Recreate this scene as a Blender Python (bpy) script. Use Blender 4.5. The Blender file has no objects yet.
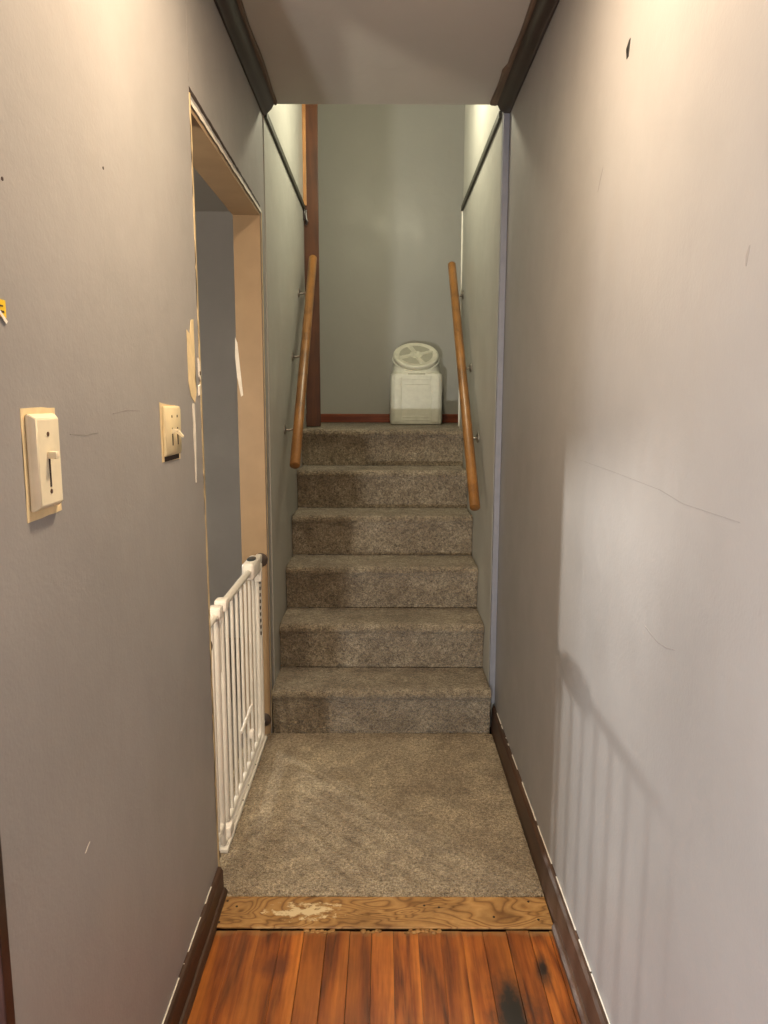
import bpy, bmesh, math, random
from mathutils import Vector, Matrix, noise
C = bpy.data.collections.new('scene_objects'); bpy.context.scene.collection.children.link(C)
PI = math.pi
# ------------------------------------------------------------------ camera
H = 1.38
def camera_axes(p=.1495, yaw=.0007, r=.0027):
    cp, sp = math.cos(p), math.sin(p)
    fw, rt, up = Vector((0, cp, -sp)), Vector((1, 0, 0)), Vector((0, sp, cp))
    Z = Matrix(((math.cos(yaw), math.sin(yaw), 0), (-math.sin(yaw), math.cos(yaw), 0), (0, 0, 1)))
    fw, rt, up = Z @ fw, Z @ rt, Z @ up
    return math.cos(r)*rt+math.sin(r)*up, -math.sin(r)*rt+math.cos(r)*up, fw
RT, UP, FW = camera_axes()
cd = bpy.data.cameras.new('camera'); cam = bpy.data.objects.new('camera', cd); C.objects.link(cam)
cam.matrix_world = Matrix(((RT.x, UP.x, -FW.x, 0), (RT.y, UP.y, -FW.y, 0), (RT.z, UP.z, -FW.z, H), (0, 0, 0, 1)))
cd.sensor_fit = 'VERTICAL'; cd.sensor_height = 36; cd.lens = 737/1024*36; cd.clip_start = .02
sc = bpy.context.scene; sc.camera = cam
vs = sc.view_settings; vs.view_transform = 'Standard'; vs.look = 'None'; vs.gamma = 1; vs.use_curve_mapping = False
vs.exposure = 0.0
w = bpy.data.worlds.new('world'); sc.world = w; w.use_nodes = True
w.node_tree.nodes['Background'].inputs[0].default_value = (.8, .85, 1, 1); w.node_tree.nodes['Background'].inputs[1].default_value = .02
# ------------------------------------------------------------------ lights (lamps of the house, plus an added fill in the side room)
def area(name, loc, rot, size, power, col, shape='DISK'):
    l = bpy.data.lights.new(name, 'AREA'); l.shape = shape; l.size = size; l.energy = power; l.color = col
    o = bpy.data.objects.new(name, l); o.location = loc; o.rotation_euler = rot; C.objects.link(o); return o
def point(name, loc, rad, power, col):
    l = bpy.data.lights.new(name, 'POINT'); l.shadow_soft_size = rad; l.energy = power; l.color = col
    o = bpy.data.objects.new(name, l); o.location = loc; C.objects.link(o); return o
L_HALL = (0.0, 1.33, 2.462)
L_STAIR = (0.06, 3.55, 2.89)
L_SIDE = (-3.2, 5.37, .96)
L_NEAR = (-1.75, -.55, 2.44)
area('hall_ceiling_light', L_HALL, (0, 0, 0), .16, 31, (1, .76, .51))
point('stairwell_light', L_STAIR, .05, 34, (1, .92, .66))
point('side_room_light', L_SIDE, .045, 520, (1, .95, .86))
point('side_room_fill_light', (-1.15, 1.25, 1.2), .06, 42, (1, .86, .66))  # added fill without a fixture, brightens the side room wall and far jamb
point('far_back_light', (-.86, -2.8, .30), .05, 380, (.96, .95, .90))
area('near_room_light', L_NEAR, (0, 0, 0), .3, 160, (.84, .93, 1))

# ------------------------------------------------------------------ materials
def new_mat(name):
    m = bpy.data.materials.new(name); m.use_nodes = True
    nt = m.node_tree; b = nt.nodes['Principled BSDF']; return m, nt, b
def N(nt, t, **k):
    n = nt.nodes.new(t)
    for a, v in k.items(): setattr(n, a, v)
    return n
def coords(nt, scale=(1, 1, 1), rot=(0, 0, 0)):
    tc = N(nt, 'ShaderNodeTexCoord'); mp = N(nt, 'ShaderNodeMapping')
    mp.inputs['Scale'].default_value = scale; mp.inputs['Rotation'].default_value = rot
    nt.links.new(tc.outputs['Object'], mp.inputs[0]); return mp.outputs[0]
def noise_n(nt, vec, scale, detail=4, rough=.55, dist=0):
    n = N(nt, 'ShaderNodeTexNoise'); n.inputs['Scale'].default_value = scale; n.inputs['Detail'].default_value = detail
    n.inputs['Roughness'].default_value = rough; n.inputs['Distortion'].default_value = dist
    nt.links.new(vec, n.inputs['Vector']); return n.outputs['Fac']
def ramp(nt, fac, stops):
    r = N(nt, 'ShaderNodeValToRGB'); e = r.color_ramp.elements
    while len(e) < len(stops): e.new(.5)
    for i, (p, c) in enumerate(stops): e[i].position = p; e[i].color = (*c, 1)
    nt.links.new(fac, r.inputs[0]); return r.outputs[0]
def mix(nt, fac, a, b, mode='MIX'):
    n = N(nt, 'ShaderNodeMix', data_type='RGBA', blend_type=mode)
    for s, v in ((0, fac), (6, a), (7, b)):
        if isinstance(v, (int, float)): n.inputs[s].default_value = v
        elif isinstance(v, tuple): n.inputs[s].default_value = (*v, 1)
        else: nt.links.new(v, n.inputs[s])
    return n.outputs[2]
def bump(nt, b, h, strength, dist, prev=None):
    n = N(nt, 'ShaderNodeBump'); n.inputs['Strength'].default_value = strength; n.inputs['Distance'].default_value = dist
    nt.links.new(h, n.inputs['Height'])
    if prev: nt.links.new(prev, n.inputs['Normal'])
    nt.links.new(n.outputs[0], b.inputs['Normal']); return n.outputs[0]

def paint(name, col, rough=.42, blotch=.10, smudge=(.30, .26, .22), peel=.25):
    m, nt, b = new_mat(name); v = coords(nt)
    a = tuple(c*(1-blotch) for c in col); c2 = tuple(min(1, c*(1+blotch)) for c in col)
    base = ramp(nt, noise_n(nt, v, 1.6, 5, .6), [(.3, a), (.7, c2)])
    sm = ramp(nt, noise_n(nt, coords(nt, (2.2, 2.2, .9)), 3.1, 6, .62, .5), [(.60, (0, 0, 0)), (.78, (1, 1, 1))])
    fac = N(nt, 'ShaderNodeMath', operation='MULTIPLY'); fac.inputs[1].default_value = .16
    nt.links.new(sm, fac.inputs[0])
    nt.links.new(mix(nt, fac.outputs[0], base, smudge), b.inputs['Base Color'])
    nt.links.new(ramp(nt, noise_n(nt, v, 4, 4), [(.3, (rough-.06,)*3), (.7, (rough+.1,)*3)]), b.inputs['Roughness'])
    b.inputs['Specular IOR Level'].default_value = .4
    p = bump(nt, b, noise_n(nt, v, 5, 4, .6), .16, .02)
    bump(nt, b, noise_n(nt, v, 170, 3, .5), peel, .0015, p)
    return m
def plain(name, col, rough=.5, metal=0, var=.06, scale=30, bmp=.1, bscale=200, bd=.001):
    m, nt, b = new_mat(name); v = coords(nt)
    nt.links.new(ramp(nt, noise_n(nt, v, scale, 4), [(.3, tuple(c*(1-var) for c in col)), (.7, tuple(min(1, c*(1+var)) for c in col))]), b.inputs['Base Color'])
    b.inputs['Roughness'].default_value = rough; b.inputs['Metallic'].default_value = metal
    if bmp: bump(nt, b, noise_n(nt, v, bscale, 3), bmp, bd)
    return m
def wood(name, dark, mid, light, axis=1, rough=.35, grain=9, attr=False, wave=True, coat=0):
    """grain runs along the given axis"""
    m, nt, b = new_mat(name)
    s = [1, 1, 1]; s[axis] = .07
    v = coords(nt, tuple(s))
    if attr:
        at = N(nt, 'ShaderNodeAttribute', attribute_name='plank'); ad = N(nt, 'ShaderNodeVectorMath', operation='ADD')
        sc_ = N(nt, 'ShaderNodeVectorMath', operation='SCALE'); sc_.inputs['Scale'].default_value = 7
        nt.links.new(at.outputs['Color'], sc_.inputs[0]); nt.links.new(v, ad.inputs[0]); nt.links.new(sc_.outputs[0], ad.inputs[1]); v = ad.outputs[0]
    n1 = noise_n(nt, v, grain, 3, .5, .6)
    mu = N(nt, 'ShaderNodeMath', operation='MULTIPLY'); mu.inputs[1].default_value = 9 if wave else 3
    nt.links.new(n1, mu.inputs[0])
    fr = N(nt, 'ShaderNodeMath', operation='PINGPONG'); fr.inputs[1].default_value = 1; nt.links.new(mu.outputs[0], fr.inputs[0])
    n2 = noise_n(nt, v, grain*14, 4, .6)
    c = ramp(nt, fr.outputs[0], [(0, dark), (.25, mid), (1, light)])
    c = mix(nt, .35, c, ramp(nt, n2, [(.35, dark), (.65, light)]))
    big = ramp(nt, noise_n(nt, coords(nt), 6, 4), [(.3, (.62,)*3), (.7, (1.12,)*3)])
    c = mix(nt, .8, c, big, 'MULTIPLY')
    if attr:
        sep = N(nt, 'ShaderNodeSeparateColor'); nt.links.new(at.outputs['Color'], sep.inputs[0])
        c = mix(nt, 1.0, c, ramp(nt, sep.outputs[0], [(0, (.62, .55, .5)), (1, (1.22, 1.2, 1.15))]), 'MULTIPLY')
    nt.links.new(c, b.inputs['Base Color']); b.inputs['Roughness'].default_value = rough
    b.inputs['Coat Weight'].default_value = coat; b.inputs['Coat Roughness'].default_value = .2
    bump(nt, b, n2, .15, .001)
    return m
def carpet(name, a, b_, c_, scale=1.0):
    m, nt, b = new_mat(name); v = coords(nt)
    vo = N(nt, 'ShaderNodeTexVoronoi'); vo.inputs['Scale'].default_value = 150*scale; nt.links.new(v, vo.inputs['Vector'])
    tuft = noise_n(nt, v, 90*scale, 4, .75, .6)
    fine = noise_n(nt, v, 260*scale, 3, .7)
    md = N(nt, 'ShaderNodeMath', operation='MULTIPLY_ADD'); md.inputs[1].default_value = .5; nt.links.new(fine, md.inputs[0])
    hf = N(nt, 'ShaderNodeMath', operation='MULTIPLY'); hf.inputs[1].default_value = .5; nt.links.new(tuft, hf.inputs[0]); nt.links.new(hf.outputs[0], md.inputs[2])
    c = ramp(nt, md.outputs[0], [(.40, a), (.50, b_), (.60, c_)])
    c = mix(nt, .9, c, ramp(nt, noise_n(nt, v, 5, 5, .62, .4), [(.36, (.68, .62, .55)), (.62, (1.12, 1.12, 1.12))]), 'MULTIPLY')
    c = mix(nt, .8, c, ramp(nt, noise_n(nt, v, 16, 3, .5), [(.36, (.80, .78, .75)), (.62, (1.1, 1.1, 1.1))]), 'MULTIPLY')
    nt.links.new(c, b.inputs['Base Color']); b.inputs['Roughness'].default_value = 1; b.inputs['Specular IOR Level'].default_value = .05
    b.inputs['Sheen Weight'].default_value = .3; b.inputs['Sheen Roughness'].default_value = .6
    h = N(nt, 'ShaderNodeMath', operation='ADD'); nt.links.new(md.outputs[0], h.inputs[0])
    v2 = N(nt, 'ShaderNodeMath', operation='MULTIPLY'); v2.inputs[1].default_value = -.5; nt.links.new(vo.outputs['Distance'], v2.inputs[0]); nt.links.new(v2.outputs[0], h.inputs[1])
    bump(nt, b, h.outputs[0], 1.0, .02)
    return m
M = {}
M['hall'] = paint('hall_paint', (.305, .296, .292), blotch=.09)
M['stair_paint'] = paint('stair_paint', (.40, .40, .37), rough=.38, blotch=.05)
M['back_paint'] = paint('back_paint', (.40, .395, .36), blotch=.04)
M['side_paint'] = paint('side_paint', (.46, .45, .45), rough=.5)
M['bead'] = plain('corner_bead_paint', (.22, .235, .285), .4)
M['cream_bead'] = plain('cream_bead_paint', (.70, .69, .62), .45)
M['ceil'] = paint('ceiling_paint', (.48, .465, .44), rough=.6, blotch=.04, peel=.15)
M['tan'] = plain('tan_wood_jamb', (.34, .235, .135), .5, var=.08, scale=9)
M['bare'] = plain('bare_plaster', (.72, .58, .34), .7, var=.1, scale=40)
M['white_chip'] = plain('white_plaster', (.80, .76, .68), .7)
M['crack'] = plain('dark_gap', (.035, .022, .018), .9)
M['crown'] = wood('dark_crown_wood', (.014, .007, .008), (.022, .011, .012), (.034, .018, .018), 1, .28, 12)
M['crown_bare'] = wood('brown_crown_wood', (.07, .04, .028), (.11, .065, .042), (.15, .09, .06), 1, .5, 12)
M['green_trim'] = plain('dark_green_trim', (.040, .040, .030), .6)
M['base_wood'] = wood('baseboard_wood', (.035, .016, .009), (.06, .027, .014), (.09, .042, .022), 1, .5, 10)
M['red_wood'] = wood('reddish_casing_wood', (.050, .014, .004), (.080, .023, .007), (.115, .036, .010), 2, .4, 9)
M['orange_wood'] = wood('light_orange_wood', (.34, .15, .05), (.46, .22, .08), (.55, .28, .11), 2, .35, 9)
M['red_base'] = wood('red_baseboard_wood', (.15, .030, .012), (.22, .050, .020), (.28, .070, .028), 0, .32, 9)
M['rail'] = wood('handrail_wood', (.15, .062, .014), (.24, .105, .024), (.33, .15, .04), 1, .38, 14, wave=False, coat=.1)
M['steel'] = plain('bracket_steel', (.38, .35, .31), .35, 1, bmp=0)
M['white_metal'] = plain('white_powder_coat', (.74, .71, .65), .35, bmp=0)
M['white_plastic'] = plain('white_plastic', (.82, .78, .72), .4, bmp=0)
M['rubber'] = plain('dark_rubber', (.07, .05, .04), .6)
M['dial'] = plain('dark_teal_plastic', (.01, .03, .045), .3, bmp=0)
M['plate'] = plain('cream_switch_plastic', (.68, .58, .36), .38, bmp=0)
M['plate_white'] = plain('ivory_switch_plastic', (.80, .73, .54), .38, bmp=0)
M['bin'] = plain('bin_plastic', (.78, .78, .68), .42, bmp=.05)
M['bin_lid'] = plain('bin_lid_plastic', (.80, .79, .66), .42, bmp=.05)
M['bin_shade'] = plain('bin_shade_plastic', (.52, .51, .41), .5, bmp=.05)  # darker copy of the bin plastic, shade of recesses put into the colour
M['yellow'] = plain('yellow_label', (.80, .55, .03), .4, bmp=0)
M['black_ink'] = plain('black_ink', (.012, .012, .012), .6, bmp=0)
M['scuff'] = plain('grey_scuff', (.25, .24, .23), .6)
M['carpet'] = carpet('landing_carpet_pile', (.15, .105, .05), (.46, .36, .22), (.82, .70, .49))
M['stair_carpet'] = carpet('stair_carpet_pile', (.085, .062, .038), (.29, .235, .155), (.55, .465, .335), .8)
M['side_floor'] = plain('side_room_floor', (.16, .13, .10), .8)
m, nt, b = new_mat('lamp_glass'); b.inputs['Base Color'].default_value = (.9, .9, .85, 1); b.inputs['Emission Color'].default_value = (1, .9, .7, 1); b.inputs['Emission Strength'].default_value = 3
M['lamp'] = m

# plank floor: varnished fir with black stain and scraped edge
def floor_mat():
    m = wood('varnished_fir', (.10, .019, .003), (.34, .085, .010), (.66, .23, .035), 1, .36, 8, attr=True)
    nt = m.node_tree; b = nt.nodes['Principled BSDF']
    src = b.inputs['Base Color'].links[0].from_socket
    tc = N(nt, 'ShaderNodeTexCoord')
    def blob(cx, cy, rx, ry):
        mp = N(nt, 'ShaderNodeMapping'); mp.inputs['Location'].default_value = (-cx/rx, -cy/ry, 0); mp.inputs['Scale'].default_value = (1/rx, 1/ry, 0)
        nt.links.new(tc.outputs['Object'], mp.inputs[0])
        ln = N(nt, 'ShaderNodeVectorMath', operation='LENGTH'); nt.links.new(mp.outputs[0], ln.inputs[0])
        nz = noise_n(nt, coords(nt, (1, .5, 1)), 22, 5, .65)
        s = N(nt, 'ShaderNodeMath', operation='MULTIPLY_ADD'); s.inputs[1].default_value = 1.6; s.inputs[2].default_value = -.8; nt.links.new(nz, s.inputs[0])
        a = N(nt, 'ShaderNodeMath', operation='ADD'); nt.links.new(ln.outputs['Value'], a.inputs[0]); nt.links.new(s.outputs[0], a.inputs[1])
        return ramp(nt, a.outputs[0], [(.30, (1, 1, 1)), (1.1, (0, 0, 0))])
    c = mix(nt, blob(.305, 1.49, .065, .14), src, (.012, .008, .006))
    c = mix(nt, blob(.395, 1.62, .022, .07), c, (.02, .01, .006))
    f = N(nt, 'ShaderNodeMath', operation='MULTIPLY'); f.inputs[1].default_value = .7; nt.links.new(blob(-.27, 1.63, .06, .05), f.inputs[0])
    c = mix(nt, f.outputs[0], c, (.10, .025, .01))
    sx = N(nt, 'ShaderNodeSeparateXYZ'); nt.links.new(tc.outputs['Object'], sx.inputs[0])
    ed = N(nt, 'ShaderNodeMath', operation='MULTIPLY_ADD'); ed.inputs[1].default_value = .06; nt.links.new(noise_n(nt, coords(nt), 30, 4), ed.inputs[0]); nt.links.new(sx.outputs['Y'], ed.inputs[2])
    e = ramp(nt, ed.outputs[0], [(0, (0, 0, 0)), (1, (1, 1, 1))])
    mr = N(nt, 'ShaderNodeMapRange'); mr.inputs['From Min'].default_value = 1.765; mr.inputs['From Max'].default_value = 1.79; nt.links.new(ed.outputs[0], mr.inputs['Value'])
    f2 = N(nt, 'ShaderNodeMath', operation='MULTIPLY'); f2.inputs[1].default_value = .75; nt.links.new(mr.outputs[0], f2.inputs[0])
    c = mix(nt, f2.outputs[0], c, (.30, .18, .07))
    nt.links.new(c, b.inputs['Base Color']); return m
M['floor'] = floor_mat()
def ply_mat():
    m, nt, b = new_mat('worn_plywood')
    v = coords(nt, (1, 2.2, 1)); n1 = noise_n(nt, v, 5, 2, .45, .8)
    mu = N(nt, 'ShaderNodeMath', operation='MULTIPLY'); mu.inputs[1].default_value = 26; nt.links.new(n1, mu.inputs[0])
    fr = N(nt, 'ShaderNodeMath', operation='PINGPONG'); fr.inputs[1].default_value = 1; nt.links.new(mu.outputs[0], fr.inputs[0])
    c = ramp(nt, fr.outputs[0], [(0, (.20, .09, .025)), (.35, (.38, .20, .06)), (1, (.47, .27, .095))])
    c = mix(nt, .8, c, ramp(nt, noise_n(nt, coords(nt), 11, 5, .7), [(.3, (.55, .5, .42)), (.65, (1.1,)*3)]), 'MULTIPLY')
    tc = N(nt, 'ShaderNodeTexCoord'); mp = N(nt, 'ShaderNodeMapping'); mp.inputs['Location'].default_value = (.21/.14, -1.82/.05, 0); mp.inputs['Scale'].default_value = (1/.14, 1/.05, 0)
    nt.links.new(tc.outputs['Object'], mp.inputs[0]); ln = N(nt, 'ShaderNodeVectorMath', operation='LENGTH'); nt.links.new(mp.outputs[0], ln.inputs[0])
    a = N(nt, 'ShaderNodeMath', operation='MULTIPLY_ADD'); a.inputs[1].default_value = 3.2; nt.links.new(noise_n(nt, coords(nt, (1, 1.6, 1)), 38, 5, .7), a.inputs[0])
    nt.links.new(ln.outputs['Value'], a.inputs[2])
    mr = N(nt, 'ShaderNodeMapRange'); mr.inputs['From Min'].default_value = 2.2; mr.inputs['From Max'].default_value = 1.9; nt.links.new(a.outputs[0], mr.inputs['Value'])
    c = mix(nt, mr.outputs[0], c, (.74, .60, .36))
    nt.links.new(c, b.inputs['Base Color']); b.inputs['Roughness'].default_value = .5; bump(nt, b, noise_n(nt, v, 60, 4), .2, .002)
    return m
M['ply'] = ply_mat()

# ------------------------------------------------------------------ geometry helpers
def obj(name, bm, mat, parent=None, smooth=False, kind=None, mats=None):
    bmesh.ops.recalc_face_normals(bm, faces=bm.faces)
    me = bpy.data.meshes.new(name); bm.to_mesh(me); bm.free()
    for mm in (mats or [mat]): me.materials.append(mm)
    if smooth:
        for p in me.polygons: p.use_smooth = True
        me.set_sharp_from_angle(angle=math.radians(40))
    o = bpy.data.objects.new(name, me); C.objects.link(o)
    if parent: o.parent = parent; o.matrix_parent_inverse = Matrix.Translation(-parent.location) if parent.type == 'EMPTY' else Matrix()
    elif kind: o['kind'] = kind
    return o
def thing(name, label, cat, loc=(0, 0, 0), group=None):
    o = bpy.data.objects.new(name, None); o.empty_display_size = .05; C.objects.link(o); o.location = loc
    o['label'] = label; o['category'] = cat
    if group: o['group'] = group
    return o
def tag(o, label, cat, group=None):
    o['label'] = label; o['category'] = cat
    if group: o['group'] = group
    return o
def box(bm, x0, x1, y0, y1, z0, z1, bev=0, seg=2, mi=0):
    r = bmesh.ops.create_cube(bm, size=1)
    for v in r['verts']: v.co = Vector(((x0+x1)/2+v.co.x*(x1-x0), (y0+y1)/2+v.co.y*(y1-y0), (z0+z1)/2+v.co.z*(z1-z0)))
    fs = list({f for v in r['verts'] for f in v.link_faces})
    for f in fs: f.material_index = mi
    if bev:
        es = list({e for v in r['verts'] for e in v.link_edges})
        bmesh.ops.bevel(bm, geom=es, offset=bev, segments=seg, affect='EDGES', profile=.5)
    return bm
def B(*a, **k): return box(bmesh.new(), *a, **k)
def prism(bm, pts, axis, a, b):
    """pts: 2D polygon in the two other axes (in order), extruded along axis from a to b"""
    def P(p, t):
        l = list(p); l.insert(axis, t); return Vector(l)
    v0 = [bm.verts.new(P(p, a)) for p in pts]; v1 = [bm.verts.new(P(p, b)) for p in pts]
    n = len(pts); bm.faces.new(v0); bm.faces.new(v1[::-1])
    for i in range(n): bm.faces.new((v0[i], v0[(i+1) % n], v1[(i+1) % n], v1[i]))
    return bm
def frame_at(p, d):
    d = Vector(d).normalized(); u = d.orthogonal().normalized(); return u, d.cross(u)
def tube(bm, pts, r, seg=14, cap=True, radii=None):
    pts = [Vector(p) for p in pts]; rings = []
    t0 = (pts[1]-pts[0]).normalized(); u = t0.orthogonal().normalized()
    for i, p in enumerate(pts):
        t = ((pts[min(i+1, len(pts)-1)]-pts[max(i-1, 0)])).normalized()
        u = (u-t*u.dot(t)).normalized(); v = t.cross(u); rr = radii[i] if radii else r
        rings.append([bm.verts.new(p+rr*(math.cos(2*PI*k/seg)*u+math.sin(2*PI*k/seg)*v)) for k in range(seg)])
    for a, b_ in zip(rings, rings[1:]):
        for k in range(seg): bm.faces.new((a[k], a[(k+1) % seg], b_[(k+1) % seg], b_[k]))
    if cap: bm.faces.new(rings[0][::-1]); bm.faces.new(rings[-1])
    return bm
def lathe(bm, prof, origin, axis, seg=40):
    """prof: (radius, height) list along axis"""
    o = Vector(origin); d = Vector(axis).normalized(); u = d.orthogonal().normalized(); v = d.cross(u); rings = []
    for r, h in prof:
        if r < 1e-6: rings.append([bm.verts.new(o+d*h)])
        else: rings.append([bm.verts.new(o+d*h+r*(math.cos(2*PI*k/seg)*u+math.sin(2*PI*k/seg)*v)) for k in range(seg)])
    for a, b_ in zip(rings, rings[1:]):
        for k in range(seg):
            if len(a) == 1 and len(b_) == 1: break
            if len(a) == 1: bm.faces.new((a[0], b_[(k+1) % seg], b_[k]))
            elif len(b_) == 1: bm.faces.new((a[k], a[(k+1) % seg], b_[0]))
            else: bm.faces.new((a[k], a[(k+1) % seg], b_[(k+1) % seg], b_[k]))
    return bm
rnd = random.Random(4)

# ------------------------------------------------------------------ the setting
XL, XR, ZC = -.463, .472, 2.50
YJ1, YJ2, YE = 1.881, 2.906, 2.985       # near and far door jamb, end of the hall ceiling
ZH = 2.08                                # door head
D0, RUN, RISE = 2.90, .245, .204
ZL = 6*RISE                              # landing height
YT, YB = 4.387, 5.34                     # end of stair walls, back wall
TW = .102                                # wall thickness
ZU = 3.66
YN = .816                                # near end of the left wall
# floors
def plank_floor():
    bm = bmesh.new(); lay = bm.loops.layers.color.new('plank')
    edges = [-.47, -.383, -.322, -.264, -.205, -.146, -.085, -.028, .029, .093, .151, .208, .262, .325, .385, .438, .475]
    tones = {0: .35, 1: .55, 2: .3, 3: .85, 4: .3, 5: .45, 6: .2, 7: .75, 8: .8, 9: .6, 10: .5, 11: .7, 12: .15, 13: .35, 14: .6, 15: .1}
    x = -3.3; left = []
    while x < -.53: left.append(x); x += .06
    E = left+edges
    for i, (a, b_) in enumerate(zip(E, E[1:])):
        k = i-len(left); t = tones.get(k, rnd.random()) if k >= 0 else rnd.random()
        y1 = 1.757 if k >= 0 else .93
        g = {0: .0001, 1: .0001, 2: .0002, 8: .0002, 9: .0003, 10: .0001, 11: .0004}.get(k, .0008)
        n0 = len(bm.faces); bm.faces.ensure_lookup_table()
        box(bm, a+g, b_-g, -6.6, y1-rnd.random()*.004, -.02, 0+rnd.uniform(-.0006, .0006))
        bm.faces.ensure_lookup_table()
        for f in bm.faces[n0:]:
            for l in f.loops: l[lay] = (t, (i*.37) % 1, (i*.61) % 1, 1)
    return bm
obj('floor', plank_floor(), M['floor'], kind='structure')
obj('subfloor', B(-3.4, XR+.1, -6.7, 5.4, -.10, -.021), M['crack'], kind='structure')
obj('side_room_floor', B(-3.9, -.5605, .94, 6.3, -.0195, -.002), M['side_floor'], kind='structure')
# hall ceiling
cbm = B(-3.4, XR+.1, -6.7, YE+.03, ZC, ZC+.12)
obj('ceiling', cbm, M['ceil'], kind='structure')
obj('wall_above_hall', B(-2.0, 2.0, YE-.10, YE, ZC+.12, ZU), M['stair_paint'], kind='structure')
# left wall with door opening
bm = bmesh.new()
prism(bm, [(YN, 0), (YJ1+.035, 0), (YJ1, ZH), (YJ2, ZH), (YJ2, 0), (YE-.001, 0), (YE-.001, ZC), (YN, ZC)], 0, XL-TW, XL)
wl = obj('wall_left', bm, M['hall'], kind='structure')
# return of the left wall end towards the near room
obj('wall_near_partition', B(-3.4, XL-TW-.001, YN, YN+.115, 0, ZC), M['side_paint'], kind='structure')
wr = obj('wall_right', B(XR, XR+.1, -6.7, YE-.006, 0, ZC), M['hall'], kind='structure')
obj('wall_back_of_hall', B(-3.4, XR+.1, -6.8, -6.7, 0, ZC), M['hall'], kind='structure')
obj('wall_near_room', B(-3.5, -3.4, -6.7, YN+.115, 0, ZC), M['hall'], kind='structure')
# side room seen through the door
obj('wall_side_room_far', prism(bmesh.new(), [(-1.80, 0), (-.585, 0), (-.585, 2.39), (-3.9, 2.39), (-3.9, 0), (-2.24, 0), (-2.24, 2.08), (-1.80, 2.08)], 1, 4.18, 4.28), M['side_paint'], kind='structure')  # unseen opening added to trim the side room lamp to a band
obj('wall_side_room_left', B(-4.0, -3.9, .93, 6.3, 0, 2.39), M['side_paint'], kind='structure')
obj('wall_side_room_end', B(-4.0, -1.0, 6.3, 6.4, 0, 1.04), M['side_paint'], kind='structure')
obj('ceiling_back_passage', B(-4.0, -1.0, 4.2805, 6.4, 1.04, 1.095), M['ceil'], kind='structure')
obj('wall_side_room_right', B(-1.1, -1.0, 4.29, 6.3, 0, 1.04), M['side_paint'], kind='structure')
obj('ceiling_side_room', prism(bmesh.new(), [(-4, YN+.116), (XL-TW-.002, YN+.116), (XL-TW-.002, 4.28), (-4, 4.28)], 2, 2.39, 2.43), M['ceil'], kind='structure')
# stair walls, slightly closer together at the top
SWL, SWR = -.4585, .4465                # faces of the two stair walls
def stair_wall(name, xa, xb, s, z0, z1, mat, th=.10):
    return obj(name, prism(bmesh.new(), [(xa, YE), (xb, YT), (xb+s*th, YT), (xa+s*th, YE)], 2, z0, z1), mat, kind='structure')
swl = stair_wall('wall_stair_left', SWL, SWL, -1, 0, ZU, M['stair_paint'])
swr = stair_wall('wall_stair_right', SWR, SWR, 1, 0, ZU, M['stair_paint'])
# landing
obj('wall_landing_back', B(-2.1, 2.1, YB, YB+.1, 1.1, ZU), M['back_paint'], kind='structure')
obj('wall_landing_left', B(-2.1, -2.0, YT, YB, 1.1, ZU), M['back_paint'], kind='structure')
obj('wall_landing_right', B(2.0, 2.1, YT, YB, 1.1, ZU), M['back_paint'], kind='structure')
obj('wall_landing_front_right', B(.541, 2.0, YT-.1, YT, 1.1, ZU), M['stair_paint'], kind='structure')
obj('wall_landing_front_left', B(-2.0, -.549, YT-.1, YT, 1.1, ZU), M['stair_paint'], kind='structure')
obj('ceiling_stairwell', B(-2.1, 2.1, YE-.1, YB+.1, ZU, ZU+.06), M['ceil'], kind='structure')
# dark strip along each stair wall where the upper storey begins
for n, (xa, xb, s) in enumerate(((SWL, SWL, 1), (SWR, SWR, -1))):
    t = obj('trim_%d' % (n+1), prism(bmesh.new(), [(xa, YE+.012), (xb, YT-.003), (xb+s*.011, YT-.003), (xa+s*.011, YE+.012)], 2, 2.446, 2.472), M['green_trim'], kind='structure')
    if n == 0:
        hb = bmesh.new(); tube(hb, [(-.443, YT-.012, 2.448), (-.443, YT-.012, 2.40), (-.436, YT-.014, 2.385), (-.443, YT-.012, 2.365)], .007, 8)
        box(hb, SWL+.0001, SWL+.012, YT-.022, YT-.004, 2.39, 2.446, .002)
        obj('trim_hook', hb, M['crown'], t, True)
# vertical strips
obj('trim_3', B(.4475, .4715, YE-.030, YE-.003, 0.12, 2.449, .002), M['bead'], kind='structure')
obj('trim_4', B(SWR-.007, SWR-.0005, YT-.012, YT+.002, ZL+.01, 2.445, .001), M['cream_bead'], kind='structure')
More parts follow.
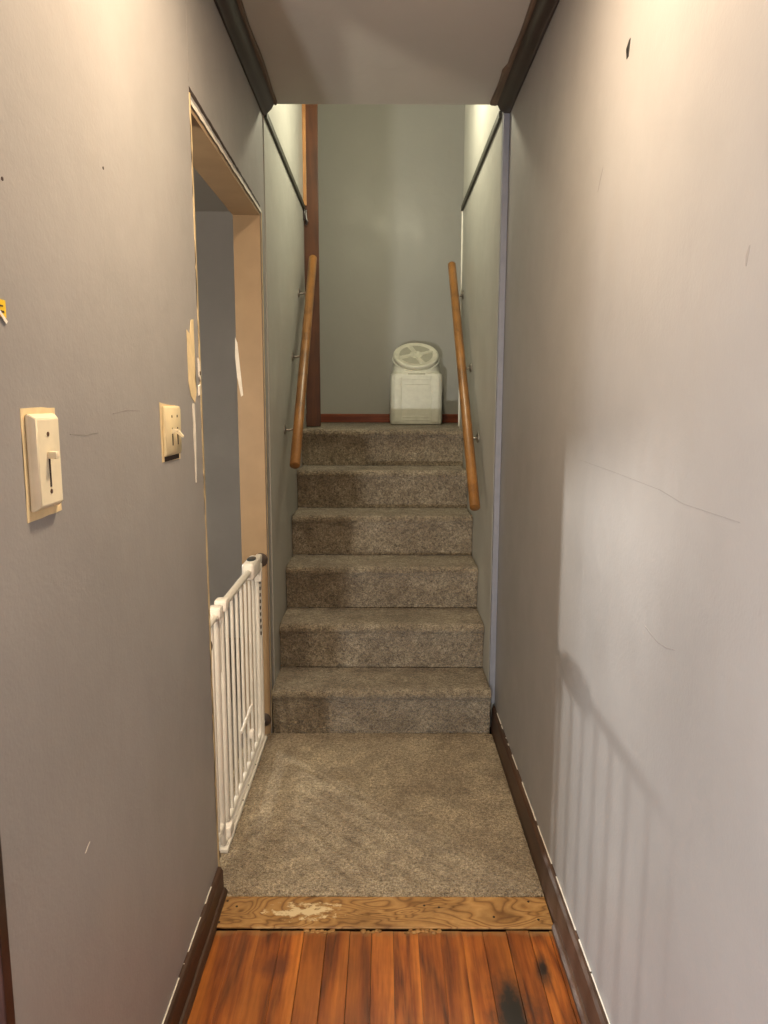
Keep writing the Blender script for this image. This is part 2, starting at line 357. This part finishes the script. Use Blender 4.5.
# crown mouldings of dark wood with a ragged inner edge
def crown(name, x, s, y0=-1.2, y1=YE+.006):
    prof = [(0, 2.450), (.007, 2.449), (.013, 2.456), (.019, 2.459), (.034, 2.473), (.043, 2.487), (.048, 2.489), (.048, 2.4995), (0, 2.4995)]
    bm = bmesh.new(); rings = []; n = 90
    for i in range(n+1):
        y = y0+(y1-y0)*i/n; j = noise.noise(Vector((x*9, y*7, 0)))*.0025
        rings.append([bm.verts.new((x+s*(.0002+a+(j if a > .005 else 0)), y+(rnd.uniform(-.004, .004) if i == n else 0), z+(j*.5 if z < 2.49 else 0))) for a, z in prof])
    for a, b_ in zip(rings, rings[1:]):
        for k in range(len(prof)): bm.faces.new((a[k], a[(k+1) % len(prof)], b_[(k+1) % len(prof)], b_[k]))
    bm.faces.new(rings[0]); bm.faces.new(rings[-1][::-1])
    o = obj(name, bm, M['crown'], kind='structure', smooth=True)
    # flat stop of lighter stained wood against the ceiling, chipped along its edge
    bm = bmesh.new(); rings = []
    for i in range(n+1):
        y = y0+(y1-y0)*i/n; e = .058+noise.noise(Vector((x*5, y*4, 3)))*.008+(.012 if y > y1-.28 and s < 0 else 0)
        rings.append([bm.verts.new((x+s*a, y, z)) for a, z in ((.0475, 2.486), (e-.004, 2.488), (e, 2.493), (e, 2.4996), (.0475, 2.4996))])
    for a, b_ in zip(rings, rings[1:]):
        for k in range(5): bm.faces.new((a[k], a[(k+1) % 5], b_[(k+1) % 5], b_[k]))
    bm.faces.new(rings[0]); bm.faces.new(rings[-1][::-1])
    obj(name+'_edge', bm, M['crown_bare'], o)
crown('trim_6', XL, 1); crown('trim_7', XR, -1)
bpy.data.objects['trim_6_edge'].name = 'moulding_edge'; bpy.data.objects['trim_7_edge'].name = 'moulding_edge'
# baseboards
def baseboard(name, x, s, y0, y1, h, shoe=True):
    sh = .026 if shoe else .016
    pr = [(0, 0), (sh, 0), (sh, .010), (.5*(sh+.0145), .020), (.0148, .022), (.014, h-.012), (.009, h-.002), (.004, h), (0, h)]
    bm = bmesh.new(); n = 60; rings = []
    for i in range(n+1):
        y = y0+(y1-y0)*i/n; j = noise.noise(Vector((x*3, y*9, 1)))*.0012
        rings.append([bm.verts.new((x+s*(a+.0003+(j if a > .005 else 0)), y, z+.0005+(j if z > .05 else 0))) for a, z in pr])
    for a, b_ in zip(rings, rings[1:]):
        for k in range(len(pr)): bm.faces.new((a[k], a[(k+1) % len(pr)], b_[(k+1) % len(pr)], b_[k]))
    bm.faces.new(rings[0]); bm.faces.new(rings[-1][::-1])
    return obj(name, bm, M['base_wood'], kind='structure')
baseboard('baseboard_right', XR, -1, 1.7595, YE-.034, .108, False)
baseboard('baseboard_right_front', XR, -1, -6.6, 1.759, .108)
baseboard('baseboard_left', XL, 1, YN, YJ1+.018, .085)
obj('baseboard_back', prism(bmesh.new(), [(YB-.016, ZL+.004), (YB-.0005, ZL+.004), (YB-.0005, ZL+.064), (YB-.009, ZL+.064), (YB-.016, ZL+.055)], 0, -2, 2), M['red_base'], kind='structure')
obj('trim_13', B(XL-TW-.002, XL+.006, YN-.022, YN-.0005, 0, ZC-.001, .002), M['crown'], kind='structure')
# caulk line between baseboard and wall
for n, x, s, y0, y1, h in ((8, XR, -1, -1, 2.9, .108), (9, XL, 1, YN+.01, 1.86, .085)):
    bm = bmesh.new(); y = y0
    while y < y1:
        l = rnd.uniform(.05, .25); box(bm, min(x+s*.0005, x+s*.0035), max(x+s*.0005, x+s*.0035), y, min(y+l, y1), h, h+rnd.uniform(.0006, .0018)); y += l+rnd.uniform(0, .09)
    obj('trim_%d' % n, bm, M['white_chip'], kind='structure')
# door opening lining (casing taken off): tan boards in the opening, raw plaster edges on the hall side
df = obj('door_1', prism(bmesh.new(), [(YJ1+.036, .011), (YJ1+.049, .011), (YJ1+.014, ZH-.014), (YJ2-.014, ZH-.014), (YJ2-.014, .011), (YJ2-.001, .011), (YJ2-.001, ZH-.001), (YJ1+.001, ZH-.001)], 0, XL-TW-.002, XL-.003), M['tan'], kind='structure')
def ragged(name, pts, x, mat, parent, t=.0012, s=1, jit=.0):
    """flat irregular patch on a side wall, pts are (y, z)"""
    bm = bmesh.new(); P = []
    for (a, b_) in zip(pts, pts[1:]+pts[:1]):
        n = max(1, int(math.dist(a, b_)/.02)) if jit else 1
        for i in range(n):
            f = i/n; P.append((a[0]+(b_[0]-a[0])*f+rnd.uniform(-jit, jit), a[1]+(b_[1]-a[1])*f+rnd.uniform(-jit, jit)))
    prism(bm, P, 0, x, x+s*t); bmesh.ops.triangulate(bm, faces=[f for f in bm.faces if len(f.verts) > 4])
    return obj(name, bm, mat, parent)
ragged('raw_plaster_edge', [(YJ1+.023, .04), (YJ1+.036, .04), (YJ1+.001, 2.10), (YJ1-.008, 2.10)], XL, M['bare'], wl, jit=.0022)
ragged('raw_plaster_edge', [(YJ1-.004, ZH), (YJ2, ZH-.004), (YJ2, ZH+.006), (YJ1-.004, ZH+.010)], XL, M['white_chip'], wl, jit=.0018)
ragged('plaster_gap', [(YJ1-.008, ZH+.022), (YJ2-.03, ZH+.014), (YJ2-.02, ZH+.018), (YJ1-.008, ZH+.034)], XL, M['crack'], wl, jit=.0016)
ragged('raw_plaster_edge', [(YJ2-.002, .03), (YJ2+.006, .03), (YJ2+.006, ZH), (YJ2-.002, ZH)], XL, M['bare'], wl, jit=.001)
ragged('peeled_patch', [(1.772, 1.545), (1.80, 1.535), (1.812, 1.57), (1.835, 1.575), (1.838, 1.50), (1.834, 1.43), (1.842, 1.40), (1.826, 1.374), (1.79, 1.39), (1.772, 1.42)], XL, M['bare'], wl, jit=.0015)
ragged('peeled_patch', [(1.803, 1.374), (1.818, 1.374), (1.822, 1.30), (1.812, 1.18), (1.806, 1.18), (1.80, 1.30)], XL, M['white_chip'], wl, jit=.0015)
ragged('plaster_chip', [(1.866, 1.485), (1.878, 1.475), (1.881, 1.43), (1.870, 1.44)], XL, M['white_chip'], wl, t=.003)
ragged('plaster_chip', [(1.862, 1.415), (1.875, 1.42), (1.872, 1.395), (1.860, 1.392)], XL, M['white_chip'], wl, t=.003)
ragged('plaster_chip', [(1.872, 1.452), (1.881, 1.452), (1.881, 1.442), (1.872, 1.444)], XL, M['crack'], wl, t=.0035)
bm = bmesh.new(); prism(bm, [(-.570, 1.62), (-.562, 1.60), (-.545, 1.40), (-.553, 1.395), (-.566, 1.47), (-.572, 1.55)], 1, YJ2-.0155, YJ2-.0142); obj('paint_chip', bm, M['white_chip'], df)
# fine marks on the walls
def stroke(name, pts, wd, x, s, mat, parent, t=.0004):
    bm = bmesh.new()
    up, dn = [], []
    for i, p in enumerate(pts):
        a = Vector(pts[max(i-1, 0)]); b_ = Vector(pts[min(i+1, len(pts)-1)]); d = (b_-a).normalized(); n = Vector((-d.y, d.x))
        ww = wd*(.4 if i in (0, len(pts)-1) else rnd.uniform(.7, 1.1))
        up.append(tuple(Vector(p)+n*ww/2)); dn.append(tuple(Vector(p)-n*ww/2))
    prism(bm, up+dn[::-1], 0, x, x+s*t); bmesh.ops.triangulate(bm, faces=[f for f in bm.faces if len(f.verts) > 4])
    return obj(name, bm, mat, parent)
bm = bmesh.new(); prism(bm, [(1.558, 2.061), (1.542, 2.070), (1.533, 2.070), (1.541, 2.040), (1.552, 2.040), (1.546, 2.059), (1.556, 2.056)], 0, XR, XR-.0006); bmesh.ops.triangulate(bm, faces=bm.faces[:]); obj('wall_mark', bm, M['black_ink'], wr)
stroke('drywall_seam', [(1.873, 2.125), (1.871, 2.25), (1.873, 2.35), (1.872, 2.448)], .0016, XL, 1, M['scuff'], wl)
stroke('hairline_crack', [(1.77, 1.241), (1.50, 1.237), (1.25, 1.231), (1.15, 1.221), (.963, 1.222)], .0008, XR, -1, M['scuff'], wr)
stroke('scratch', [(1.283, .980), (1.25, .974), (1.218, .971), (1.18, .974), (1.145, .983)], .003, XR, -1, M['scuff'], wr)
stroke('scratch', [(.992, 1.580), (.997, 1.568), (.998, 1.555)], .007, XR, -1, M['scuff'], wr)
stroke('scratch', [(1.683, 1.880), (1.70, 1.86), (1.716, 1.838)], .004, XR, -1, M['scuff'], wr)
stroke('scratch', [(1.093, 1.330), (1.15, 1.326), (1.20, 1.328)], .0025, XL, 1, M['scuff'], wl)
stroke('scratch', [(1.271, 1.357), (1.34, 1.362), (1.413, 1.360)], .002, XL, 1, M['scuff'], wl)
stroke('scratch', [(1.056, .682), (1.066, .687), (1.075, .690)], .003, XL, 1, M['white_chip'], wl)
for i, (y, z) in enumerate(((.943, 1.645), (1.284, 1.758))):
    bm = bmesh.new(); lathe(bm, [(.0025, 0), (.0025, .0006), (0, .0007)], (XL, y, z), (1, 0, 0), 10); obj('nail_hole', bm, M['crack'], wl)
# landing door casing, left of the back wall, and its paler edge
t = obj('trim_10', B(-.457, -.374, YT+.004, YT+.026, ZL+.006, 3.0, .002), M['red_wood'], kind='structure')
obj('trim_11', B(SWL+.0003, -.440, YT-.010, YT+.0035, 2.473, 3.1, .001), M['orange_wood'], kind='structure')
obj('trim_12', B(-1.3, -.374, YT+.004, YT+.030, 3.0, 3.09, .002), M['red_wood'], kind='structure')

# ------------------------------------------------------------------ carpets
def pile(bm_co, amp=.0015): pass
def carpet_sheet(x0, x1, y0, y1, z, nx, ny, ragged_front=True, th=.012):
    bm = bmesh.new(); g = []
    for j in range(ny+1):
        row = []
        for i in range(nx+1):
            x = x0+(x1-x0)*i/nx; y = y0+(y1-y0)*j/ny
            if j == 0 and ragged_front: y += rnd.uniform(-.003, .003)
            e = min(1, j/3, i/2+.4, (nx-i)/2+.4)
            row.append(bm.verts.new((x, y, z-th*(1-e)*.5+.0016*noise.noise(Vector((x*45, y*45, z)))+rnd.uniform(-.0006, .0006))))
        g.append(row)
    for a, b_ in zip(g, g[1:]):
        for i in range(nx): bm.faces.new((a[i], a[i+1], b_[i+1], b_[i]))
    # sides
    bd = [e for e in bm.edges if e.is_boundary]
    r = bmesh.ops.extrude_edge_only(bm, edges=bd)
    for v in r['geom']:
        if isinstance(v, bmesh.types.BMVert): v.co.z = z-th
    return bm
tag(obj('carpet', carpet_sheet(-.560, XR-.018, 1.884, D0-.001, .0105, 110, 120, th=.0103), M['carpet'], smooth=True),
    'square of worn beige pile carpet between the wood floor and the stairs', 'carpet')
# stairs: each step a carpeted nosing, tread and riser
st = thing('staircase', 'narrow carpeted staircase of six steps rising between grey walls', 'stairs', (0, D0, 0))
def step(k):
    """one carpeted step: riser, rolled nosing and tread"""
    bm = bmesh.new(); y0 = D0+k*RUN; z0 = k*RISE+(.0005 if k == 0 else .002); z1 = (k+1)*RISE
    last = k == 5; y2 = y0+RUN-.0005 if not last else YT-.001
    pr = []
    for i in range(9): pr.append((y0+.006-.004*i/8-.010*max(0, (i-4)/4)**2, z0+(z1-.048-z0)*i/8))
    cy, cz, r = y0+.003, z1-.022, .022
    for i in range(9):
        a = -PI*.30+PI*.80*i/8; pr.append((cy-.001-r*math.cos(a), cz+r*math.sin(a)))
    nt_ = 14 if not last else 16
    for i in range(1, nt_+1): pr.append((y0+(y2-y0)*i/nt_, z1+.0015*math.sin(i)))
    nx = 110; rows = []
    xl, xr = SWL+.0015, SWR-.0015
    for i in range(nx+1):
        x = xl+(xr-xl)*i/nx
        e = .004 if i in (0, nx) else 0
        col = []
        for (y, z) in pr:
            wob = .0035*noise.noise(Vector((x*5, y*5+k*3, z*5)))
            col.append(bm.verts.new((x, y+e+wob*(1 if y < y0+.01 else 0)+rnd.uniform(-.0006, .0006), z-e+wob*.5*(1 if y < y2-.03 and z > z1-.05 else 0)+rnd.uniform(-.0005, .0005))))
        rows.append(col)
    for a, b_ in zip(rows, rows[1:]):
        for j in range(len(pr)-1): bm.faces.new((a[j], b_[j], b_[j+1], a[j+1]))
    # close ends and back
    for cset in (rows[0], rows[-1]):
        v = bm.verts.new((cset[0].co.x, y2, z0)); bm.faces.new(cset+[v])
    bmesh.ops.triangulate(bm, faces=[f for f in bm.faces if len(f.verts) > 4])
    o = obj('step', bm, M['stair_carpet'], st, True); return o
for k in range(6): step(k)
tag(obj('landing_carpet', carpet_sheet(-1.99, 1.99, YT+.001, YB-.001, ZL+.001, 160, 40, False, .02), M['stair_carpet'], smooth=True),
    'taupe carpet covering the landing at the top of the stairs', 'carpet')
obj('landing_floor', B(-2.1, 2.1, YT+.001, YB+.1, ZL-.12, ZL-.02), M['crack'], kind='structure')

# threshold board with its screw heads
th = tag(obj('threshold_board', B(XL+.004, XR-.018, 1.760, 1.882, .0006, .0065, .0015), M['ply']),
         'strip of worn plywood across the hall between carpet edge and plank floor', 'threshold')
for x, y in ((-.43, 1.862), (-.435, 1.778), (.115, 1.845), (.155, 1.838), (.405, 1.862), (.418, 1.79), (.30, 1.80), (-.40, 1.84)):
    bm = bmesh.new(); lathe(bm, [(.0034, 0), (.0034, .0008), (0, .001)], (x, y, .0065), (0, 0, 1), 10); obj('nail_head', bm, M['crack'], th)
bm = bmesh.new(); rnd2 = random.Random(2); x = -.17
for (a, b_) in ((-.20, -.13), (-.05, .0), (.06, .16)):
    x = a
    while x < b_:
        s = rnd2.uniform(.003, .009); lathe(bm, [(s, 0), (s*.7, s*.35), (0, s*.45)], (x, 1.752+rnd2.uniform(-.005, .004), .0008), (0, 0, 1), 6); x += s*1.5
tag(obj('floor_debris', bm, M['ply']), 'crumbs of grit along the gap in front of the plywood strip', 'debris')['kind'] = 'stuff'

# ------------------------------------------------------------------ handrails
def handrail(name, p0, p1, walls, wx, label):
    p0, p1 = Vector(p0), Vector(p1); t = thing(name, label, 'handrail', p0, 'handrails on the stair walls'); s = 1 if p0.x > 0 else -1
    d = (p1-p0).normalized(); r = .0225; bm = bmesh.new(); L = (p1-p0).length
    prof = [(0, 0), (r-.004, 0), (r-.001, .0015), (r, .005), (r, L-.006), (r-.002, L-.002), (r-.006, L), (0, L)]
    lathe(bm, prof, p0, d, 28)
    obj('rail', bm, M['rail'], t, True)
    for (y, z) in walls:
        f = (y-p0.y)/(p1.y-p0.y); c = p0+(p1-p0)*f; x = wx(y)
        bk = bmesh.new(); lathe(bk, [(0, 0), (.024, 0), (.024, .004), (.016, .009), (0, .010)], (x, y, z), (-s, 0, 0), 20)
        tube(bk, [(x, y, z), (x-s*.020, y, z-.004), (c.x+s*.012, y, z+.006), (c.x+s*.002, y, c.z-.045), (c.x, y, c.z-.03)], .0065, 10)
        b1 = obj('bracket', bk, M['steel'], t, True)
        sd = bmesh.new(); q = Vector((c.x, y, c.z-.031)); tube(sd, [q-d*.026, q-d*.02, q+d*.02, q+d*.026], .009, 8, radii=[.004, .009, .009, .004])
        obj('saddle', sd, M['steel'], b1, True)
wxl = lambda y: SWL+.0005
wxr = lambda y: SWR-.0005
handrail('handrail', (-.379, 3.14, 1.105), (-.392, 4.22, 2.158), [(3.42, 1.25), (3.755, 1.60), (4.07, 1.95)], wxl, 'round oak handrail on the left stair wall, its lower end higher up')
handrail('handrail', (.385, 3.069, .936), (.385, 4.36, 2.15), [(3.49, 1.21), (3.84, 1.55), (4.28, 1.97)], wxr, 'round oak handrail on the right stair wall, reaching further down')

# ------------------------------------------------------------------ baby gate
GX = -.490; GT = .772
g = thing('baby_gate', 'white metal bar safety gate across the open doorway on the left', 'gate', (GX, 2.38, .012))
def gtube(name, pts, r, mat='white_metal', parent=None, seg=12):
    bm = bmesh.new(); tube(bm, pts, r, seg); return obj(name, bm, M[mat], parent or g, True)
def arc(cy, cz, r, a0, a1, n=7): return [(GX, cy+r*math.cos(a0+(a1-a0)*i/n), cz+r*math.sin(a0+(a1-a0)*i/n)) for i in range(n+1)]
# U shaped outer frame: near post, floor bar, far post
gtube('outer_frame', [(GX, 2.085, GT)]+arc(2.115, .055, .03, PI, PI*1.5)+arc(2.80, .055, .03, PI*1.5, PI*2)+[(GX, 2.83, GT-.03)], .0105)
# inner door
gtube('door_frame', [(GX, 2.155, GT-.012), (GX, 2.155, .10)]+arc(2.19, .095, .035, PI, PI*1.5)+arc(2.75, .095, .035, PI*1.5, PI*2)+[(GX, 2.785, GT-.03)], .009)
gtube('top_rail', [(GX, 2.155, GT-.008), (GX, 2.80, GT-.008)], .0125)
for i in range(7): gtube('bar', [(GX, 2.232+i*.078, .062), (GX, 2.232+i*.078, GT-.01)], .0058, seg=12)
# near extension panel
gtube('extension_frame', [(GX, 1.962, .10)]+[(GX, 1.962, GT-.06)]+arc(1.992, GT-.045, .03, PI, PI*.5)+[(GX, 2.07, GT-.014)], .011)
gtube('extension_rail', [(GX, 1.962, .10), (GX, 2.075, .10)], .010)
for i in range(1): gtube('bar', [(GX, 2.03, .10), (GX, 2.03, GT-.014)], .0062, seg=10)
gtube('curved_brace', [(GX+.002, 2.10, .58), (GX+.002, 2.102, .66), (GX+.002, 2.115, .72), (GX+.002, 2.14, GT-.02)], .008)
for y in (2.085, 2.17):
    obj('post_cap', B(GX-.019, GX+.019, y-.022, y+.022, GT-.022, GT+.014, .006), M['white_plastic'], g, True)
# latch housing with its oval button
lh = bmesh.new(); box(lh, GX-.023, GX+.023, 2.60, 2.76, GT-.040, GT+.026, .014, 3); box(lh, GX-.011, GX+.013, 2.75, 2.845, GT-.018, GT+.012, .006); box(lh, GX-.010, GX+.020, 2.775, 2.797, GT-.085, GT-.01, .006)
lh = obj('latch_housing', lh, M['white_plastic'], g, True)
bm = bmesh.new(); lathe(bm, [(0, 0), (.020, 0), (.020, .003), (.016, .005), (0, .005)], (0, 0, 0), (0, 0, 1), 24)
for v in bm.verts: v.co = Vector((GX+v.co.x*.8, 2.68+v.co.y*1.9, GT+.0255+v.co.z))
obj('latch_button', bm, M['dial'], lh, True)
ch = bmesh.new()
for i in range(9): box(ch, GX-.002, GX+.010, 2.806, 2.812, GT-.10-i*.026, GT-.086-i*.026, .001)
obj('locking_strip', ch, M['rubber'], g)
# spindles with rubber cups pressed on the jamb boards
for y0, y1, z in ((2.86, YJ2-.0145, GT-.022), (2.84, YJ2-.0145, .075), (1.964, YJ1+.0365, GT-.05), (1.964, YJ1+.0475, .10)):
    s = 1 if y1 > y0 else -1
    sp = gtube('spindle', [(GX, y0-s*.01, z), (GX, y1-s*.006, z)], .0055, 'steel')
    bm = bmesh.new(); lathe(bm, [(0, 0), (.027, 0), (.028, .005), (.017, .014), (.009, .016), (0, .016)], (GX, y1, z), (0, -s, 0), 24); obj('pressure_cup', bm, M['rubber'], sp, True)
gtube('stop_bar', [(GX+.014, 2.345, .275), (GX+.014, 2.535, .287)], .0055, 'white_plastic')
bm = bmesh.new(); box(bm, GX+.004, GX+.022, 2.52, 2.55, .165, .195, .006); obj('lock_block', bm, M['white_plastic'], g, True)
fl = bmesh.new(); box(fl, GX-.018, GX+.018, 2.07, 2.845, .0125, .026, .003)
obj('floor_plate', fl, M['white_metal'], g)
for y in (2.35, 2.45, 2.60):
    bm = bmesh.new(); lathe(bm, [(.004, 0), (.004, .0012), (0, .0016)], (GX+.010, y, .026), (0, 0, 1), 10); obj('plate_hole', bm, M['crack'], g)
obj('hinge_block', B(GX-.016, GX+.016, 2.125, 2.18, .028, .062, .004), M['white_plastic'], g, True)

# ------------------------------------------------------------------ switches
def plate(name, label, y0, y1, z0, z1, mat, n, dep):
    t = thing(name, label, 'switch', (XL, (y0+y1)/2, z0)); bm = bmesh.new(); x0, x1 = XL+.001, XL+dep; e = .0065
    v = [[bm.verts.new((x, a, b_)) for a, b_ in q] for x, q in ((x0, [(y0, z0), (y1, z0), (y1, z1), (y0, z1)]), (x0+dep*.3, [(y0, z0), (y1, z0), (y1, z1), (y0, z1)]), (x1, [(y0+e, z0+e), (y1-e, z0+e), (y1-e, z1-e), (y0+e, z1-e)]))]
    for a, b_ in zip(v, v[1:]):
        for k in range(4): bm.faces.new((a[k], a[(k+1) % 4], b_[(k+1) % 4], b_[k]))
    bm.faces.new(v[-1]); bm.faces.new(v[0][::-1])
    bmesh.ops.bevel(bm, geom=list(bm.edges), offset=.0012, segments=2, affect='EDGES')
    obj('cover_plate', bm, mat, t, True)
    return t, x1
t1, x1 = plate('dimmer_switch', 'ivory wall switch with one lever on a long plate, nearest the camera', .955, 1.034, 1.234, 1.362, M['plate_white'], 1, .013)
y = .992
obj('slider_slot', B(x1-.001, x1+.0006, y-.0022, y+.0022, 1.264, 1.312), M['crack'], t1)
bm = bmesh.new(); box(bm, x1-.001, x1+.012, y-.0055, y+.0055, 1.302, 1.312, .002); obj('toggle', bm, M['plate_white'], t1, True)
for z in (1.335, 1.258):
    bm = bmesh.new(); lathe(bm, [(.0032, -.0005), (.0032, .0008), (0, .0014)], (x1, y, z), (1, 0, 0), 12); obj('screw', bm, M['base_wood'], t1)
bp = ragged('bare_patch', [(.946, 1.222), (1.048, 1.224), (1.046, 1.370), (.946, 1.370)], XL, M['bare'], wl, t=.0006, jit=.001)
t2, x1 = plate('toggle_switch', 'almond double wall switch with two levers beside the doorway', 1.548, 1.668, 1.262, 1.368, M['plate'], 2, .009)
for k, y in enumerate((1.592, 1.632)):
    obj('switch_slot', B(x1-.001, x1+.0006, y-.0028, y+.0028, 1.284, 1.322), M['crack'], t2)
    bm = bmesh.new(); prism(bm, [(0, 0), (.013, -.009 if k else .006), (.014, -.005 if k else .010), (0, .012)], 2, 0, .008)
    for v in bm.verts: v.co = Vector((x1+v.co.x-.001, y-.004+v.co.z, 1.308+v.co.y))
    obj('toggle', bm, M['plate_white'], t2)
    bm = bmesh.new(); lathe(bm, [(.003, -.0005), (.003, .0006), (0, .001)], (x1, y, 1.346), (1, 0, 0), 12); obj('screw', bm, M['crack'], t2)
ragged('bare_patch', [(1.538, 1.252), (1.676, 1.250), (1.688, 1.366), (1.535, 1.376)], XL, M['bare'], wl, t=.0006, jit=.001)
obj('box_gap', B(XL, XL+.0012, 1.556, 1.665, 1.2515, 1.2615), M['crack'], wl)
# yellow label at the left edge of the view
ys = thing('label_sticker', 'small yellow sticker on the left wall above the ivory switch', 'sticker', (XL, .90, 1.478))
obj('sticker', B(XL+.0003, XL+.0012, .86, .927, 1.479, 1.500), M['yellow'], ys)
obj('print_line', B(XL+.0012, XL+.0016, .87, .920, 1.4915, 1.4935), M['base_wood'], ys)
obj('print_line', B(XL+.0012, XL+.0016, .90, .922, 1.4845, 1.4870), M['base_wood'], ys)
bm = bmesh.new(); prism(bm, [(.905, 1.486), (.909, 1.488), (.928, 1.475), (.924, 1.472)], 0, XL+.0016, XL+.0022); obj('torn_corner', bm, M['white_chip'], ys)

# ------------------------------------------------------------------ storage bin on the landing
bn = thing('food_storage_bin', 'pale grey plastic storage bin with tilted round lid on the landing', 'bin', (.216, 4.95, ZL+.002))
BX, BY, BZ = .216, 4.93, ZL+.0022
def rrect(hx, hy, r, n=6):
    pts = []
    for cx, cy, a0 in ((hx-r, hy-r, 0), (-hx+r, hy-r, PI/2), (-hx+r, -hy+r, PI), (hx-r, -hy+r, PI*1.5)):
        for i in range(n+1): a = a0+PI/2*i/n; pts.append((cx+r*math.cos(a), cy+r*math.sin(a)))
    return pts
def loft(bm, rings, cap=True):
    R = [[bm.verts.new(p) for p in r] for r in rings]; n = len(R[0])
    for a, b_ in zip(R, R[1:]):
        for k in range(n): bm.faces.new((a[k], a[(k+1) % n], b_[(k+1) % n], b_[k]))
    if cap: bm.faces.new(R[0][::-1]); bm.faces.new(R[-1])
hd = .155
def ring(z, hx, hy, r, dy=0, slope=0):
    return [(BX+x, BY+hd+y+dy-0, BZ+z+slope*(y)) for x, y in rrect(hx, hy, r)]
bm = bmesh.new()
loft(bm, [ring(0, .160, hd-.012, .03), ring(.004, .170, hd-.004, .035), ring(.02, .1745, hd, .038), ring(.16, .1735, hd, .038),
          ring(.312, .1725, hd, .038), ring(.328, .170, hd-.003, .042), ring(.336, .164, hd-.008, .06, 0, .01), ring(.346, .159, hd-.012, .10, 0, .06),
          ring(.378, .158, hd-.018, .130, 0, .32), ring(.428, .152, .128, .127, -.004, .64)])
obj('bin_body', bm, M['bin'], bn, True)
# pressed front panel: raised corner columns and horizontal ribs
fp = bmesh.new()
for x0, x1_ in ((-.150, -.098), (.098, .150)): box(fp, BX+x0, BX+x1_, BY-.005, BY+.02, BZ+.014, BZ+.312, .006, 3)
for z in (.028, .047, .292): box(fp, BX-.092, BX+.092, BY-.003, BY+.01, BZ+z, BZ+z+.007, .0025)
for z in (.262, .070): box(fp, BX-.080, BX+.080, BY-.0025, BY+.01, BZ+z, BZ+z+.005, .002)
obj('front_panel', fp, M['bin'], bn, True)
hb = bmesh.new(); box(hb, BX-.058, BX+.058, BY+.002, BY+.03, BZ+.325, BZ+.336, .003); obj('grip_slot_shade', hb, M['bin_shade'], bn, True)  # darker bar painting the shade of the slot under the lid
# tilted neck and lid
ax = Vector((0, -math.sin(math.radians(35)), math.cos(math.radians(35)))); lc = Vector((BX, BY+hd-.010, BZ+.443))
nk = bmesh.new(); lathe(nk, [(.146, -.03), (.149, -.014), (.159, -.012), (.159, -.006), (.146, -.004), (0, -.004)], lc, ax, 48); obj('neck', nk, M['bin'], bn, True)
ld = bmesh.new(); lathe(ld, [(.140, -.004), (.149, -.003), (.1535, .004), (.1535, .020), (.150, .026), (.143, .029), (.136, .027), (.130, .024), (0, .024)], lc, ax, 48)
lid = obj('lid', ld, M['bin_lid'], bn, True)
u = Vector((1, 0, 0)); vv = ax.cross(u)
def onlid(a, b_, h): return lc+u*a+vv*b_+ax*h
for k in range(4):   # shade of four finger recesses, painted as darker pads between the cross grips
    bm = bmesh.new(); P = []
    a0, a1 = PI/2*k+.30+.25, PI/2*(k+1)-.06+.25
    for i in range(9): a = a0+(a1-a0)*i/8; P.append((.112*math.cos(a), .112*math.sin(a)))
    for i in range(5): a = a1-.25+(a0-a1+.35)*i/4; P.append((.045*math.cos(a), .045*math.sin(a)))
    v0 = [bm.verts.new(onlid(x, y_, .0242)) for x, y_ in P]; v1 = [bm.verts.new(onlid(x, y_, .0255)) for x, y_ in P]
    bm.faces.new(v1); bm.faces.new(v0[::-1])
    for i in range(len(P)): bm.faces.new((v0[i], v0[(i+1) % len(P)], v1[(i+1) % len(P)], v1[i]))
    obj('lid_recess_shade', bm, M['bin_shade'], lid)
for k in range(4):
    a = PI/2*k+.30; bm = bmesh.new(); d = Vector((math.cos(a), math.sin(a))); n = Vector((-d.y, d.x))
    for r0, r1, wd, h in ((.02, .120, .011, .033),):
        q = [d*r0+n*wd, d*r1+n*wd*.8, d*r1-n*wd*.8, d*r0-n*wd]
        v0 = [bm.verts.new(onlid(p.x, p.y, .022)) for p in q]; v1 = [bm.verts.new(onlid(p.x*.98, p.y*.98, h)) for p in q]
        bm.faces.new(v1); bm.faces.new(v0[::-1])
        for i in range(4): bm.faces.new((v0[i], v0[(i+1) % 4], v1[(i+1) % 4], v1[i]))
    bmesh.ops.bevel(bm, geom=list(bm.edges), offset=.003, segments=2, affect='EDGES'); obj('grip_rib', bm, M['bin_lid'], lid, True)

# ------------------------------------------------------------------ the lamps themselves
lf = thing('ceiling_lamp', 'flush round lamp on the hall ceiling, its glass facing down', 'lamp', (L_HALL[0], L_HALL[1], 2.4995))
bm = bmesh.new(); lathe(bm, [(0, 0), (.105, 0), (.105, -.022), (.095, -.030), (.090, -.022), (0, -.022)], (L_HALL[0], L_HALL[1], 2.4995), (0, 0, 1), 40); obj('lamp_ring', bm, M['steel'], lf, True)
